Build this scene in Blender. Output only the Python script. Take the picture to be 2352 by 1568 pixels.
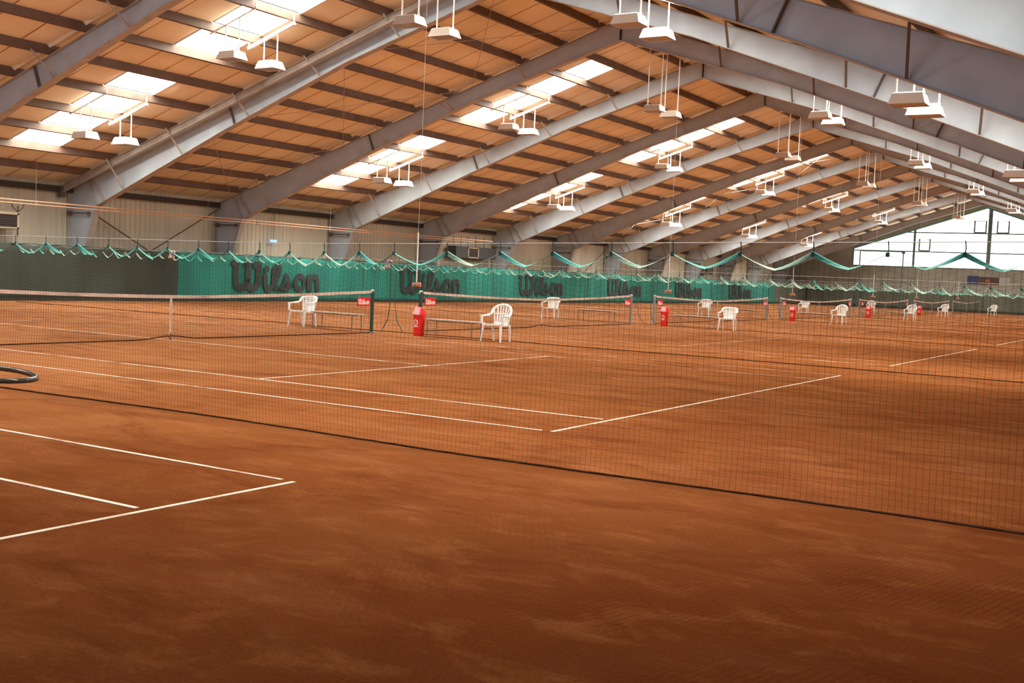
import bpy, math, random
from mathutils import Vector, Matrix
for o in list(bpy.data.objects): bpy.data.objects.remove(o)
S = bpy.context.scene
COL = S.collection
rnd = random.Random(7)

# ------------------------------------------------------------------ camera
CP = Vector((17.555418, -15.673009, 1.612245))
CF = Vector((-0.5191199, 0.85264807, -0.05920975))
CR = Vector((0.85193509, 0.52176573, 0.04435226))
CU = Vector((-0.06871049, 0.02741873, 0.99725979))
cam = bpy.data.cameras.new('camera'); cam.sensor_width = 36; cam.lens = 36 * 2592.48 / 2352
cam.clip_start = .05; cam.clip_end = 400
co = bpy.data.objects.new('camera', cam); COL.objects.link(co)
m = Matrix((CR, CU, -CF)).transposed().to_4x4(); m.translation = CP; co.matrix_world = m
S.camera = co

# ------------------------------------------------------------------ world and exposure
w = bpy.data.worlds.new('world'); S.world = w; w.use_nodes = True
w.node_tree.nodes['Background'].inputs[0].default_value = (.85, .95, 1, 1)
w.node_tree.nodes['Background'].inputs[1].default_value = 1.2
S.view_settings.view_transform = 'Standard'; S.view_settings.look = 'None'
S.view_settings.gamma = 1; S.view_settings.exposure = 0.0
try: S.view_settings.use_curve_mapping = False
except Exception: pass
try:
    S.cycles.diffuse_bounces = 5; S.cycles.glossy_bounces = 2; S.cycles.max_bounces = 6; S.cycles.caustics_reflective = False; S.cycles.caustics_refractive = False
    S.cycles.adaptive_threshold = .09; S.cycles.sample_clamp_indirect = 8
except Exception: pass
SKY_E = 26        # daylight coming through the translucent roof panels
GABLE_E = 3      # far gable glazing
NEAR_E = 6.0       # gable glazing behind the camera

# ------------------------------------------------------------------ hall dimensions (metres; nets stand on the line x = 0)
PER = 14.8706       # court pitch along the hall
HW = 19.12          # half width
Y0, Y1 = -23.0, 96.6
def F(i): return 4.58 + 7.435 * i
ROOF_Z, SL = 10.70, .335
def zo(x): return 10.45 - SL * abs(x)        # top of the rafters
def zr(x): return ROOF_Z - SL * abs(x)       # roof lining
PUR = [.8, 2.3, 3.85, 5.4, 6.95, 8.5, 10.0, 11.55, 13.1, 14.6, 16.1, 17.6]

# ------------------------------------------------------------------ materials
def mat(name, color, rough=.7, metal=0, noise=0, nscale=4, stretch=(1, 1, 1), emit=None, es=1, bump=0, bscale=40, two=None, spec=.5, trans=0):
    M = bpy.data.materials.new(name); M.use_nodes = True
    nt = M.node_tree; N = nt.nodes; L = nt.links
    b = N['Principled BSDF']; b.inputs['Roughness'].default_value = rough; b.inputs['Metallic'].default_value = metal
    b.inputs['Specular IOR Level'].default_value = spec
    b.inputs['Base Color'].default_value = (*color, 1)
    tc = N.new('ShaderNodeTexCoord')
    if noise or two:
        mp = N.new('ShaderNodeMapping'); mp.inputs['Scale'].default_value = stretch
        L.new(tc.outputs['Object'], mp.inputs[0])
        n = N.new('ShaderNodeTexNoise'); n.inputs['Scale'].default_value = nscale; n.inputs['Detail'].default_value = 6
        L.new(mp.outputs[0], n.inputs[0])
        r = N.new('ShaderNodeValToRGB'); r.color_ramp.elements[0].position = .3; r.color_ramp.elements[1].position = .7
        c2 = two or tuple(max(0, c * (1 - noise)) for c in color)
        c1 = color if two else tuple(min(1, c * (1 + noise * .5)) for c in color)
        r.color_ramp.elements[0].color = (*c2, 1); r.color_ramp.elements[1].color = (*c1, 1)
        L.new(n.outputs[0], r.inputs[0]); L.new(r.outputs[0], b.inputs['Base Color'])
    if bump:
        n2 = N.new('ShaderNodeTexNoise'); n2.inputs['Scale'].default_value = bscale; n2.inputs['Detail'].default_value = 4
        L.new(tc.outputs['Object'], n2.inputs[0])
        bp = N.new('ShaderNodeBump'); bp.inputs['Strength'].default_value = bump; bp.inputs['Distance'].default_value = .02
        L.new(n2.outputs[0], bp.inputs['Height']); L.new(bp.outputs[0], b.inputs['Normal'])
    if emit:
        b.inputs['Emission Color'].default_value = (*emit, 1); b.inputs['Emission Strength'].default_value = es
    return M
M_lining = mat('roof_lining', (.96, .84, .61), .6, noise=.12, nscale=.6)
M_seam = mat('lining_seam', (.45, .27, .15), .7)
M_skylight = mat('translucent_roof_panel', (.9, .9, .9), .4, emit=(1, .97, .88), es=SKY_E)
M_gable = mat('gable_glazing', (.8, .85, .85), .3, emit=(.93, 1, .98), es=GABLE_E)
M_near = mat('near_gable_glazing', (.8, .85, .85), .3, emit=(.52, .74, 1), es=NEAR_E)
M_steel = mat('painted_grey_steel', (.50, .56, .61), .5, noise=.14, nscale=1.5)
M_edge = mat('flange_steel', (.44, .39, .34), .55, noise=.2, nscale=3)
M_purlin = mat('purlin_steel', (.15, .095, .068), .6, noise=.25, nscale=2)
M_darkst = mat('dark_brace_steel', (.15, .115, .09), .6)
M_clad = mat('cream_wall_cladding', (.70, .655, .52), .55, noise=.18, nscale=.9, stretch=(1, 1, .15))
M_gwall = mat('gable_wall_panel', (.33, .33, .28), .8, noise=.2, nscale=.8)
M_dark_trim = mat('dark_trim', (.05, .04, .035), .7)
M_teal_tr = mat('green_painted_trim', (.16, .32, .28), .5)
M_mull = mat('grey_green_mullion', (.13, .18, .17), .5)
M_green = mat('green_backdrop_cloth', (.018, .235, .19), .85, noise=.3, nscale=.8, stretch=(1, 1, .4))
M_dgreen = mat('dark_olive_backdrop_cloth', (.045, .06, .045), .9, noise=.35, nscale=.8, stretch=(1, .7, .4))
M_ggreen = mat('grey_green_backdrop_cloth', (.18, .20, .16), .9, noise=.3, nscale=.8, stretch=(1, 1, .4))
M_print = mat('dark_lettering', (.04, .058, .058), .85, noise=.3, nscale=3)
M_net = mat('dark_green_net_cord', (.05, .045, .028), .9, spec=0)
M_tnet = mat('dark_net_cord', (.05, .035, .025), .85)
M_hem = mat('teal_net_hem', (.05, .31, .25), .6, noise=.2, nscale=6)
M_hemp = mat('pale_net_hem', (.42, .48, .36), .7, noise=.3, nscale=5, two=(.08, .26, .19))
M_rope = mat('green_rope', (.03, .10, .075), .8)
M_cable = mat('grey_wire_cable', (.45, .40, .36), .5)
M_bottom = mat('dirty_bottom_cord', (.07, .032, .016), .95, noise=.5, nscale=8, spec=0)
M_band = mat('stained_white_headband', (.62, .46, .38), .9, noise=.25, nscale=3)
M_post = mat('dark_green_post_paint', (.018, .05, .038), .45)
M_postg = mat('grey_post_paint', (.22, .24, .26), .45)
M_cap = mat('post_cap_metal', (.5, .62, .58), .4)
M_white = mat('white_plastic', (.86, .86, .82), .35)
M_red = mat('red_plastic', (.72, .018, .014), .3)
M_redflap = mat('pale_red_flap', (.85, .45, .5), .25)
M_redsign = mat('red_sign_board', (.62, .01, .02), .4)
M_wlet = mat('white_lettering', (.85, .75, .70), .6)
M_wood = mat('worn_bench_plank', (.52, .40, .31), .7, noise=.3, nscale=3, stretch=(1, 8, 8))
M_tube = mat('brown_steel_tube', (.22, .17, .14), .4, metal=.3)
M_lamp = mat('cream_lamp_housing', (.80, .74, .64), .45)
M_lampin = mat('lamp_reflector_glass', (.35, .26, .18), .25)
M_rod = mat('lamp_rod_white', (.78, .74, .68), .4)
M_line = mat('white_court_tape', (.8, .65, .5), .6)
M_copper = mat('salmon_heating_tube', (.72, .42, .27), .4)
M_heater = mat('cream_heater_case', (.60, .50, .36), .5)
M_heatdark = mat('dark_heater_case', (.06, .065, .07), .5)
M_grille = mat('dark_louvre_slat', (.10, .07, .055), .5)
M_blue = mat('blue_lit_sign', (.3, .45, .8), .3, emit=(.35, .55, 1), es=1.0)
M_hose = mat('black_rubber_hose', (.035, .033, .032), .22)
M_orange = mat('orange_broom_bristle', (.75, .22, .08), .8)
M_pole = mat('pale_aluminium_pole', (.72, .74, .72), .35)
M_ban_blue = mat('navy_banner_panel', (.03, .05, .16), .6)
M_ban_brown = mat('brown_banner_panel', (.09, .045, .035), .6)
M_ban_pale = mat('pale_banner_panel', (.42, .41, .40), .6)
M_ban_or = mat('orange_banner_mark', (.45, .12, .05), .6)

# line tape partly covered by clay
def clayify(M, p0, p1):
    nt = M.node_tree; N = nt.nodes; L = nt.links; b = N['Principled BSDF']
    g = N.new('ShaderNodeTexCoord')
    n = N.new('ShaderNodeTexNoise'); n.inputs['Scale'].default_value = 1.1; n.inputs['Detail'].default_value = 9; n.inputs['Roughness'].default_value = .75
    L.new(g.outputs['Object'], n.inputs[0])
    r = N.new('ShaderNodeValToRGB'); r.color_ramp.elements[0].position = p0; r.color_ramp.elements[1].position = p1
    r.color_ramp.elements[0].color = (.36, .13, .035, 1); r.color_ramp.elements[1].color = (.74, .58, .44, 1)
    L.new(n.outputs[0], r.inputs[0]); L.new(r.outputs[0], b.inputs['Base Color'])
def clayify_all():
    clayify(M_line, .36, .50); clayify(M_line2, .47, .62)
M_line2 = mat('worn_court_tape', (.9, .78, .66), .6)
clayify_all()

def clay():
    M = bpy.data.materials.new('red_clay'); M.use_nodes = True
    nt = M.node_tree; N = nt.nodes; L = nt.links; b = N['Principled BSDF']
    b.inputs['Roughness'].default_value = .92; b.inputs['Specular IOR Level'].default_value = .0
    tc = N.new('ShaderNodeTexCoord')
    def noise(scale, detail, stretch, rotz=0, rough=.6, dist=0):
        mp = N.new('ShaderNodeMapping'); mp.inputs['Scale'].default_value = stretch; mp.inputs['Rotation'].default_value = (0, 0, rotz)
        L.new(tc.outputs['Object'], mp.inputs[0])
        n = N.new('ShaderNodeTexNoise'); n.inputs['Scale'].default_value = scale; n.inputs['Detail'].default_value = detail
        n.inputs['Roughness'].default_value = rough; n.inputs['Distortion'].default_value = dist
        L.new(mp.outputs[0], n.inputs[0]); return n.outputs[0]
    def ramp(src, p0, p1, c0, c1):
        r = N.new('ShaderNodeValToRGB'); r.color_ramp.elements[0].position = p0; r.color_ramp.elements[1].position = p1
        r.color_ramp.elements[0].color = (*c0, 1); r.color_ramp.elements[1].color = (*c1, 1); L.new(src, r.inputs[0]); return r.outputs[0]
    def mix(f, a, c, kind='MIX'):
        x = N.new('ShaderNodeMix'); x.data_type = 'RGBA'; x.blend_type = kind
        if isinstance(f, float): x.inputs[0].default_value = f
        else: L.new(f, x.inputs[0])
        L.new(a, x.inputs[6])
        if isinstance(c, tuple): x.inputs[7].default_value = (*c, 1)
        else: L.new(c, x.inputs[7])
        return x.outputs[2]
    # large damp / dry patches
    big = ramp(noise(.16, 4, (1, 1, 1), dist=.6), .36, .66, CLAY_DAMP, CLAY_DRY)
    # broad darker zone near the camera, ragged edge: damp clay plus daylight falloff painted in
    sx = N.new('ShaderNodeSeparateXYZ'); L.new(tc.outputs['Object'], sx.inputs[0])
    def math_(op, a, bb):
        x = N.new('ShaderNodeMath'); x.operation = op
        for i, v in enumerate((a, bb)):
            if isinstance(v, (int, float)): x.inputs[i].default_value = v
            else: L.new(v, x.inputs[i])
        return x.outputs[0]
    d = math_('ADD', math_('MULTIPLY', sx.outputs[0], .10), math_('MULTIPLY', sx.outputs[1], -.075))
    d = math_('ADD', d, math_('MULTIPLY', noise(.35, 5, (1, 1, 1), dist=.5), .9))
    darkf = ramp(d, .0, 1.0, (0, 0, 0), (1, 1, 1))
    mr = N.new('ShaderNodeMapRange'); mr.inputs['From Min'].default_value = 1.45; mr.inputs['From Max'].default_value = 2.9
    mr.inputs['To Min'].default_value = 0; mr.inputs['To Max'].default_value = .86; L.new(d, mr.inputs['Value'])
    graze = N.new('ShaderNodeMapRange'); graze.inputs['From Min'].default_value = 10.0; graze.inputs['From Max'].default_value = -2.0
    graze.inputs['To Min'].default_value = 0; graze.inputs['To Max'].default_value = .85
    L.new(math_('ADD', sx.outputs[0], math_('MULTIPLY', math_('SUBTRACT', noise(.3, 4, (1, 1, 1)), .5), 9)), graze.inputs['Value'])
    col = mix(graze.outputs[0], big, (.39, .172, .076))  # paler towards the left: brightness at grazing view put into the colour
    # pale dust streaks dragged across the hall
    st = ramp(noise(1.2, 5, (.55, 1.7, 1), .12, .7, .8), .50, .74, (0, 0, 0), (1, 1, 1))
    x = N.new('ShaderNodeMath'); x.operation = 'MULTIPLY'; x.inputs[1].default_value = .50; L.new(st, x.inputs[0])
    col = mix(x.outputs[0], col, CLAY_DUST)
    st2 = ramp(noise(3.0, 5, (.7, 1.5, 1), -.5, .75, .6), .52, .74, (0, 0, 0), (1, 1, 1))
    x = N.new('ShaderNodeMath'); x.operation = 'MULTIPLY'; x.inputs[1].default_value = .30; L.new(st2, x.inputs[0])
    col = mix(x.outputs[0], col, tuple(c * .8 for c in CLAY_DUST))
    col = mix(mr.outputs[0], col, CLAY_DARK)
    fl = ramp(noise(2.2, 7, (.8, 1.35, 1), .35, .72, .5), .50, .70, (0, 0, 0), (1, 1, 1))
    x = N.new('ShaderNodeMath'); x.operation = 'MULTIPLY'; x.inputs[1].default_value = .42; L.new(fl, x.inputs[0])
    col = mix(x.outputs[0], col, (.29, .108, .036))
    dk = ramp(noise(.9, 5, (.7, 1.5, 1), .2, .7, .6), .30, .48, (1, 1, 1), (0, 0, 0))
    x = N.new('ShaderNodeMath'); x.operation = 'MULTIPLY'; x.inputs[1].default_value = .55; L.new(dk, x.inputs[0])
    col = mix(x.outputs[0], col, tuple(c * .72 for c in CLAY_DARK))
    # broom / drag-mat grooves: bands of fine parallel ridges in changing directions
    def grooves(ang, scale, mscale, lo, hi, cx=None):
        mp = N.new('ShaderNodeMapping'); mp.inputs['Rotation'].default_value = (0, 0, ang)
        L.new(tc.outputs['Object'], mp.inputs[0])
        wv = N.new('ShaderNodeTexWave'); wv.inputs['Scale'].default_value = scale; wv.inputs['Distortion'].default_value = 3.5
        wv.inputs['Detail'].default_value = 3; wv.inputs['Detail Scale'].default_value = 1.2; L.new(mp.outputs[0], wv.inputs[0])
        if cx:
            mp.inputs['Location'].default_value = (-cx[0], -cx[1], 0); wv.wave_type = 'RINGS'; wv.rings_direction = 'Z'
        mk = ramp(noise(mscale, 3, (1, 1, 1), ang + 1, dist=.4), lo, hi, (0, 0, 0), (1, 1, 1))
        return math_('MULTIPLY', wv.outputs['Fac'], mk)
    g1 = grooves(math.radians(13), 7.0, .40, .46, .60)
    g2 = grooves(math.radians(-86), 6.0, .7, .58, .70)
    g3 = grooves(math.radians(-31), 7.0, .6, .50, .64)
    g = math_('MAXIMUM', math_('MAXIMUM', g1, math_('MULTIPLY', g2, .45)), math_('MULTIPLY', g3, .45))
    x = N.new('ShaderNodeMath'); x.operation = 'MULTIPLY'; x.inputs[1].default_value = .38; L.new(g, x.inputs[0])
    col = mix(x.outputs[0], col, CLAY_DARK)
    fine = ramp(noise(55, 2, (1, 1, 1)), .3, .75, (.80, .80, .80), (1.12, 1.12, 1.12))
    col = mix(1.0, col, fine, 'MULTIPLY')
    L.new(col, b.inputs['Base Color'])
    h = math_('ADD', math_('MULTIPLY', g, .5), math_('MULTIPLY', noise(25, 2, (.6, 1.5, 1), .2), .8))
    bp = N.new('ShaderNodeBump'); bp.inputs['Strength'].default_value = .35; bp.inputs['Distance'].default_value = .012
    L.new(h, bp.inputs['Height']); L.new(bp.outputs[0], b.inputs['Normal'])
    return M
CLAY_DRY = (.275, .101, .033); CLAY_DAMP = (.205, .066, .019); CLAY_DARK = (.100, .0225, .0072); CLAY_DUST = (.42, .185, .080)
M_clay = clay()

# ------------------------------------------------------------------ mesh helpers
class MB:
    def __init__(s): s.v = []; s.f = []; s.mi = []
    def quad(s, a, b, c, d, mi=0):
        n = len(s.v); s.v += [tuple(a), tuple(b), tuple(c), tuple(d)]; s.f.append((n, n + 1, n + 2, n + 3)); s.mi.append(mi)
    def poly(s, pts, mi=0):
        n = len(s.v); s.v += [tuple(p) for p in pts]; s.f.append(tuple(range(n, n + len(pts)))); s.mi.append(mi)
    def hexa(s, p, mi=0):          # 8 points: bottom ring 0-3, top ring 4-7
        n = len(s.v); s.v += [tuple(q) for q in p]
        for f in ((3, 2, 1, 0), (4, 5, 6, 7), (0, 1, 5, 4), (1, 2, 6, 5), (2, 3, 7, 6), (3, 0, 4, 7)):
            s.f.append(tuple(n + k for k in f)); s.mi.append(mi)
    def box(s, x0, x1, y0, y1, z0, z1, mi=0):
        s.hexa([(x0, y0, z0), (x1, y0, z0), (x1, y1, z0), (x0, y1, z0), (x0, y0, z1), (x1, y0, z1), (x1, y1, z1), (x0, y1, z1)], mi)
    def beam(s, a, b, wd, ht, up=(0, 0, 1), mi=0):
        a = Vector(a); b = Vector(b); d = (b - a).normalized(); up = Vector(up)
        sd = d.cross(up)
        if sd.length < 1e-4: sd = d.cross(Vector((1, 0, 0)))
        sd.normalize(); u = sd.cross(d)
        sd *= wd / 2; u *= ht / 2
        s.hexa([a - sd - u, a + sd - u, b + sd - u, b - sd - u, a - sd + u, a + sd + u, b + sd + u, b - sd + u], mi)
    def tube(s, pts, r, n=8, mi=0, cap=True):
        pts = [Vector(p) for p in pts]; rings = []
        rr = r if isinstance(r, (list, tuple)) else [r] * len(pts)
        ref = None
        for i, p in enumerate(pts):
            d = (pts[min(i + 1, len(pts) - 1)] - pts[max(i - 1, 0)]).normalized()
            if ref is None:
                ref = Vector((0, 0, 1)) if abs(d.z) < .9 else Vector((1, 0, 0))
            sd = d.cross(ref)
            if sd.length < 1e-4: sd = d.cross(Vector((0, 1, 0)))
            sd.normalize(); u = sd.cross(d).normalized(); ref = u
            k = len(s.v)
            for j in range(n):
                a = 2 * math.pi * j / n
                s.v.append(tuple(p + (sd * math.cos(a) + u * math.sin(a)) * rr[i]))
            rings.append(k)
        for i in range(len(rings) - 1):
            for j in range(n):
                j2 = (j + 1) % n
                s.f.append((rings[i] + j, rings[i] + j2, rings[i + 1] + j2, rings[i + 1] + j)); s.mi.append(mi)
        if cap and n > 2:
            s.f.append(tuple(rings[0] + j for j in reversed(range(n)))); s.mi.append(mi)
            s.f.append(tuple(rings[-1] + j for j in range(n))); s.mi.append(mi)
    def lathe(s, prof, n=24, mi=0, cx=0, cy=0):
        k = len(s.v)
        for r, z in prof:
            for j in range(n):
                a = 2 * math.pi * j / n; s.v.append((cx + r * math.cos(a), cy + r * math.sin(a), z))
        for i in range(len(prof) - 1):
            for j in range(n):
                j2 = (j + 1) % n
                s.f.append((k + i * n + j, k + i * n + j2, k + (i + 1) * n + j2, k + (i + 1) * n + j)); s.mi.append(mi)
        s.f.append(tuple(k + j for j in reversed(range(n)))); s.mi.append(mi)
        s.f.append(tuple(k + (len(prof) - 1) * n + j for j in range(n))); s.mi.append(mi)
    def grid(s, fn, nu, nv, mi=0):
        k = len(s.v)
        for i in range(nu + 1):
            for j in range(nv + 1): s.v.append(tuple(fn(i / nu, j / nv)))
        for i in range(nu):
            for j in range(nv):
                a = k + i * (nv + 1) + j
                s.f.append((a, a + 1, a + nv + 2, a + nv + 1)); s.mi.append(mi)
    def build(s, name, mats, parent=None, smooth=False, bevel=0, solid=0, loc=None):
        me = bpy.data.meshes.new(name); me.from_pydata(s.v, [], s.f)
        mats = mats if isinstance(mats, (list, tuple)) else [mats]
        for M in mats: me.materials.append(M)
        if len(mats) > 1: me.polygons.foreach_set('material_index', s.mi)
        if smooth: me.polygons.foreach_set('use_smooth', [True] * len(me.polygons))
        me.update()
        o = bpy.data.objects.new(name, me); COL.objects.link(o)
        if parent: o.parent = parent
        if loc: o.location = loc
        if solid:
            md = o.modifiers.new('solid', 'SOLIDIFY'); md.thickness = solid; md.offset = 0
        if bevel:
            md = o.modifiers.new('bevel', 'BEVEL'); md.width = bevel; md.segments = 2; md.limit_method = 'ANGLE'
        return o
def tag(o, label, cat=None, group=None, kind=None):
    if label: o['label'] = label
    if cat: o['category'] = cat
    if group: o['group'] = group
    if kind: o['kind'] = kind
    return o
def thing(name, label, cat, loc=(0, 0, 0), rz=0, group=None):
    o = bpy.data.objects.new(name, None); COL.objects.link(o); o.location = loc; o.rotation_euler = (0, 0, rz)
    o.empty_display_size = .2
    return tag(o, label, cat, group)
def dup(root, loc, label, rz=None):
    r = root.copy(); COL.objects.link(r); r.location = loc
    if rz is not None: r.rotation_euler = (0, 0, rz)
    r['label'] = label
    for ch in root.children:
        c = ch.copy(); COL.objects.link(c); c.parent = r
        for g in ch.children:
            d = g.copy(); COL.objects.link(d); d.parent = c
    return r
def struct(o, label, cat): return tag(o, label, cat, kind='structure')
ORD = ['nearest', 'second', 'third', 'fourth', 'fifth', 'sixth', 'seventh', 'eighth', 'ninth', 'tenth', 'eleventh', 'twelfth', 'thirteenth', 'fourteenth']

# ------------------------------------------------------------------ floor and court lines
b = MB()
b.grid(lambda u, v: (-HW + 2 * HW * u, Y0 + (Y1 - Y0) * v, 0), 40, 120)
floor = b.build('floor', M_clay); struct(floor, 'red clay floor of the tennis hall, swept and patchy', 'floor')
BL, SV, DW, SW = 11.885, 6.40, 5.485, 4.115
LWD = .040
def line(p, q, M=None, part='court_line'):
    (x0, y0), (x1, y1) = p, q
    d = Vector((x1 - x0, y1 - y0)).normalized(); n = Vector((-d.y, d.x)) * LWD / 2
    mb = MB(); z0, z1 = .0005, .005
    k = [(x0 - n.x, y0 - n.y), (x0 + n.x, y0 + n.y), (x1 + n.x, y1 + n.y), (x1 - n.x, y1 - n.y)]
    mb.hexa([(a, c, z0) for a, c in k][::-1] + [(a, c, z1) for a, c in k][::-1])
    return mb.build(part, M or M_line, floor)
for k in range(-1, 7):
    cy = PER * k
    for s in (-1, 1):
        MM = M_line if k == -1 or (k == 0 and s < 0) else M_line2
        line((-BL, cy + s * DW), (BL - .12, cy + s * DW), MM)
        line((-BL, cy + s * SW), (BL - .10, cy + s * SW), MM)
        line((s * SV, cy - SW), (s * SV, cy + SW), M_line if k < 1 and s > 0 else M_line2)
        line((s * BL, cy - DW), (s * BL, cy + DW), M_line if s > 0 else M_line2)
    line((-SV, cy), (SV, cy), M_line2 if k else M_line)

# ------------------------------------------------------------------ roof lining with sagging pads, seams and skylight openings
ys = []
for k in range(-2, 8):
    b0 = 7.435 - PER + PER * k
    ys += [b0, b0 + .98, b0 + 1.95] + [b0 + 1.95 + (PER - 1.95) * j / 10 for j in range(1, 10)]
ys = sorted(set([Y0] + [y for y in ys if Y0 < y < Y1] + [Y1]))
xs = [0] + PUR + [HW]
def is_sky(ix, y):
    if ix not in (2, 3, 4, 5, 7, 8, 9, 10): return False
    t = (y - 7.435) % PER
    return t < 1.95
lin = MB()
for s in (-1, 1):
    for ix in range(len(xs) - 1):
        xa, xb = xs[ix], xs[ix + 1]
        for iy in range(len(ys) - 1):
            ya, yb = ys[iy], ys[iy + 1]
            if yb - ya < .05: continue
            xb = xs[ix + 1]
            if is_sky(ix, (ya + yb) / 2):
                if ix not in (2, 7): continue
                xb = xa + .30
            am = rnd.uniform(.035, .085); ph = rnd.uniform(-.3, .3)
            def fn(u, v, xa=xa, xb=xb, ya=ya, yb=yb, am=am, ph=ph, s=s):
                x = xa + (xb - xa) * u; bu = 1 - abs(2 * u - 1) ** 3; bv = 1 - abs(2 * v - 1 + ph * (1 - abs(2 * v - 1))) ** 4
                return (s * x, ya + (yb - ya) * v, zr(x) - am * bu * bv)
            if s > 0: lin.grid(fn, 5, 6)
            else: lin.grid(lambda u, v, fn=fn: fn(1 - u, v), 5, 6)
            # dark strip along the seam: crease shade put into its colour
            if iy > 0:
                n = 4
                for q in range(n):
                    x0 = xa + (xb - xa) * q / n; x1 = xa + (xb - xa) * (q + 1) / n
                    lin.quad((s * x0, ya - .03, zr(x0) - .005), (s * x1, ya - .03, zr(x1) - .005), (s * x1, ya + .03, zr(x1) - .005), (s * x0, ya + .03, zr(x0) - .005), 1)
# crumpled lining edge turned up at each roof frame; fold highlights painted in as pale colour
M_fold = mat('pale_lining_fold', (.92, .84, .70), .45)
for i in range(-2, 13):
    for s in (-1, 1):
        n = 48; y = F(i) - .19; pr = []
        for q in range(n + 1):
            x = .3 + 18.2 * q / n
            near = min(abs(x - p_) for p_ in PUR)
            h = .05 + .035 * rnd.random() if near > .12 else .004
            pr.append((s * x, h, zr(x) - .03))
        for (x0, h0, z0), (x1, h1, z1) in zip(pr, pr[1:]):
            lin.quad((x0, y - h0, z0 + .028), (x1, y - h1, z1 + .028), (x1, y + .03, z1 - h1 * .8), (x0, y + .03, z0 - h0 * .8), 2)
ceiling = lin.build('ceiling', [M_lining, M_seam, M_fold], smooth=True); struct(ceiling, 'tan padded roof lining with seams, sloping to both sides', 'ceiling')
# purlins
for s in (-1, 1):
    for x in PUR:
        mb = MB()
        zt, zb = zr(x) - .005, zo(x) + .012
        tl = SL * .045 * 1
        X = s * x
        mb.box(X - .009, X + .009, Y0 + .02, Y1 - .05, zb, zt)
        mb.hexa([(X, Y0 + .02, zb), (X + s * .07, Y0 + .02, zb - .07 * SL), (X + s * .07, Y1 - .05, zb - .07 * SL), (X, Y1 - .05, zb),
                 (X, Y0 + .02, zb + .012), (X + s * .07, Y0 + .02, zb + .012 - .07 * SL), (X + s * .07, Y1 - .05, zb + .012 - .07 * SL), (X, Y1 - .05, zb + .012)])
        mb.build('roof_purlin', M_purlin, ceiling)
# ridge purlin caps are paired by the first purlins each side

# skylight panels: windows of the roof
wn = 3
for k in range(-1, 6):
    y0 = 7.435 + PER * k
    for s in (-1, 1):
        for r, ix in enumerate((2, 3, 4, 5, 7, 8, 9, 10)):
            xa, xb = xs[ix] + (.30 if ix in (2, 7) else .03), xs[ix + 1] - .03
            mb = MB()
            P = [(s * xa, y0 + .02), (s * xb, y0 + .02), (s * xb, y0 + 1.93), (s * xa, y0 + 1.93)]
            lo = [(x, y, zr(x) + .02) for x, y in P]; hi = [(x, y, zr(x) + .05) for x, y in P]
            mb.hexa(lo + hi, 1)
            mb.mi[0] = 0
            o = mb.build('window_%d' % wn, [M_skylight, M_gwall]); wn += 1
            struct(o, 'bright translucent roof panel, %s row, %s slope, panel %d down from the ridge' % (ORD[k + 1], 'left' if s < 0 else 'right', r + 1), 'window')
            fr = MB()
            for (a, c) in ((P[0], P[1]), (P[2], P[3])):
                fr.beam((a[0], a[1], zr(a[0]) + .0), (c[0], c[1], zr(c[0]) + .0), .03, .04)
            fr.build('window_frame', M_edge, o)

# ------------------------------------------------------------------ walls
def corr(x, sgn, name, label):
    mb = MB(); pitch = .25; prof = [(0, 0), (.12, 0), (.145, 1), (.225, 1)]
    pts = []; y = Y0
    while y < Y1:
        for dy, h in prof:
            if y + dy <= Y1: pts.append((y + dy, h * .03))
        y += pitch
    pts.append((Y1, 0))
    for (ya, ha), (yb, hb) in zip(pts, pts[1:]):
        mb.quad((x + sgn * ha, ya, 0), (x + sgn * hb, yb, 0), (x + sgn * hb, yb, zr(HW) + .02), (x + sgn * ha, ya, zr(HW) + .02))
    mb.box(x - sgn * .10 - .02, x - sgn * .10 + .02, Y0, Y1, 0, zr(HW) + .1)
    o = mb.build(name, M_clad); struct(o, label, 'wall'); return o
wl = corr(-HW, 1, 'wall_left', 'cream corrugated side wall behind the green backdrop')
wr = corr(HW, -1, 'wall_right', 'cream corrugated side wall on the right, out of view')
for s in (-1, 1):
    mb = MB(); mb.box(s * (HW - .24) - .05, s * (HW - .24) + .05, Y0 + .1, Y1 - .1, zo(HW) - .12, zo(HW) + .10)
    o = mb.build('trim_%d' % (1 if s < 0 else 2), M_dark_trim); struct(o, 'dark eaves strip along the top of the %s wall' % ('left' if s < 0 else 'right'), 'trim')

WX, WZ = 12.0, 4.05
def wtop(x): return 9.72 - .334 * abs(x)
def gable(y, side, name, glass, label):
    # wall plate with pentagonal window opening; side: +1 plate lies beyond y
    mb = MB(); y2 = y + side * .12
    zt = lambda x: zr(x) + .08
    def both(pts):
        mb.poly([(px, y, pz) for px, pz in pts]); mb.poly([(px, y2, pz) for px, pz in pts][::-1])
    both([(-HW, 0), (HW, 0), (HW, WZ), (-HW, WZ)])
    for s in (-1, 1):
        both([(s * HW, WZ), (s * WX, WZ), (s * WX, zt(WX)), (s * HW, zt(HW))])
        both([(s * WX, wtop(WX)), (0, wtop(0)), (0, zt(0)), (s * WX, zt(WX))])
        # reveal
        mb.quad((s * WX, y, WZ), (s * WX, y2, WZ), (s * WX, y2, wtop(WX)), (s * WX, y, wtop(WX)))
        mb.quad((s * WX, y, wtop(WX)), (s * WX, y2, wtop(WX)), (0, y2, wtop(0)), (0, y, wtop(0)))
    mb.quad((-WX, y, WZ), (WX, y, WZ), (WX, y2, WZ), (-WX, y2, WZ))
    # horizontal ribs of the lower wall
    for i in range(1, 38):
        x = -HW + i * 1.0
        mb.box(x - .012, x + .012, min(y, y - side * .012), max(y, y - side * .012), .02, WZ)
    o = mb.build(name, M_gwall); struct(o, label, 'wall'); return o
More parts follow.
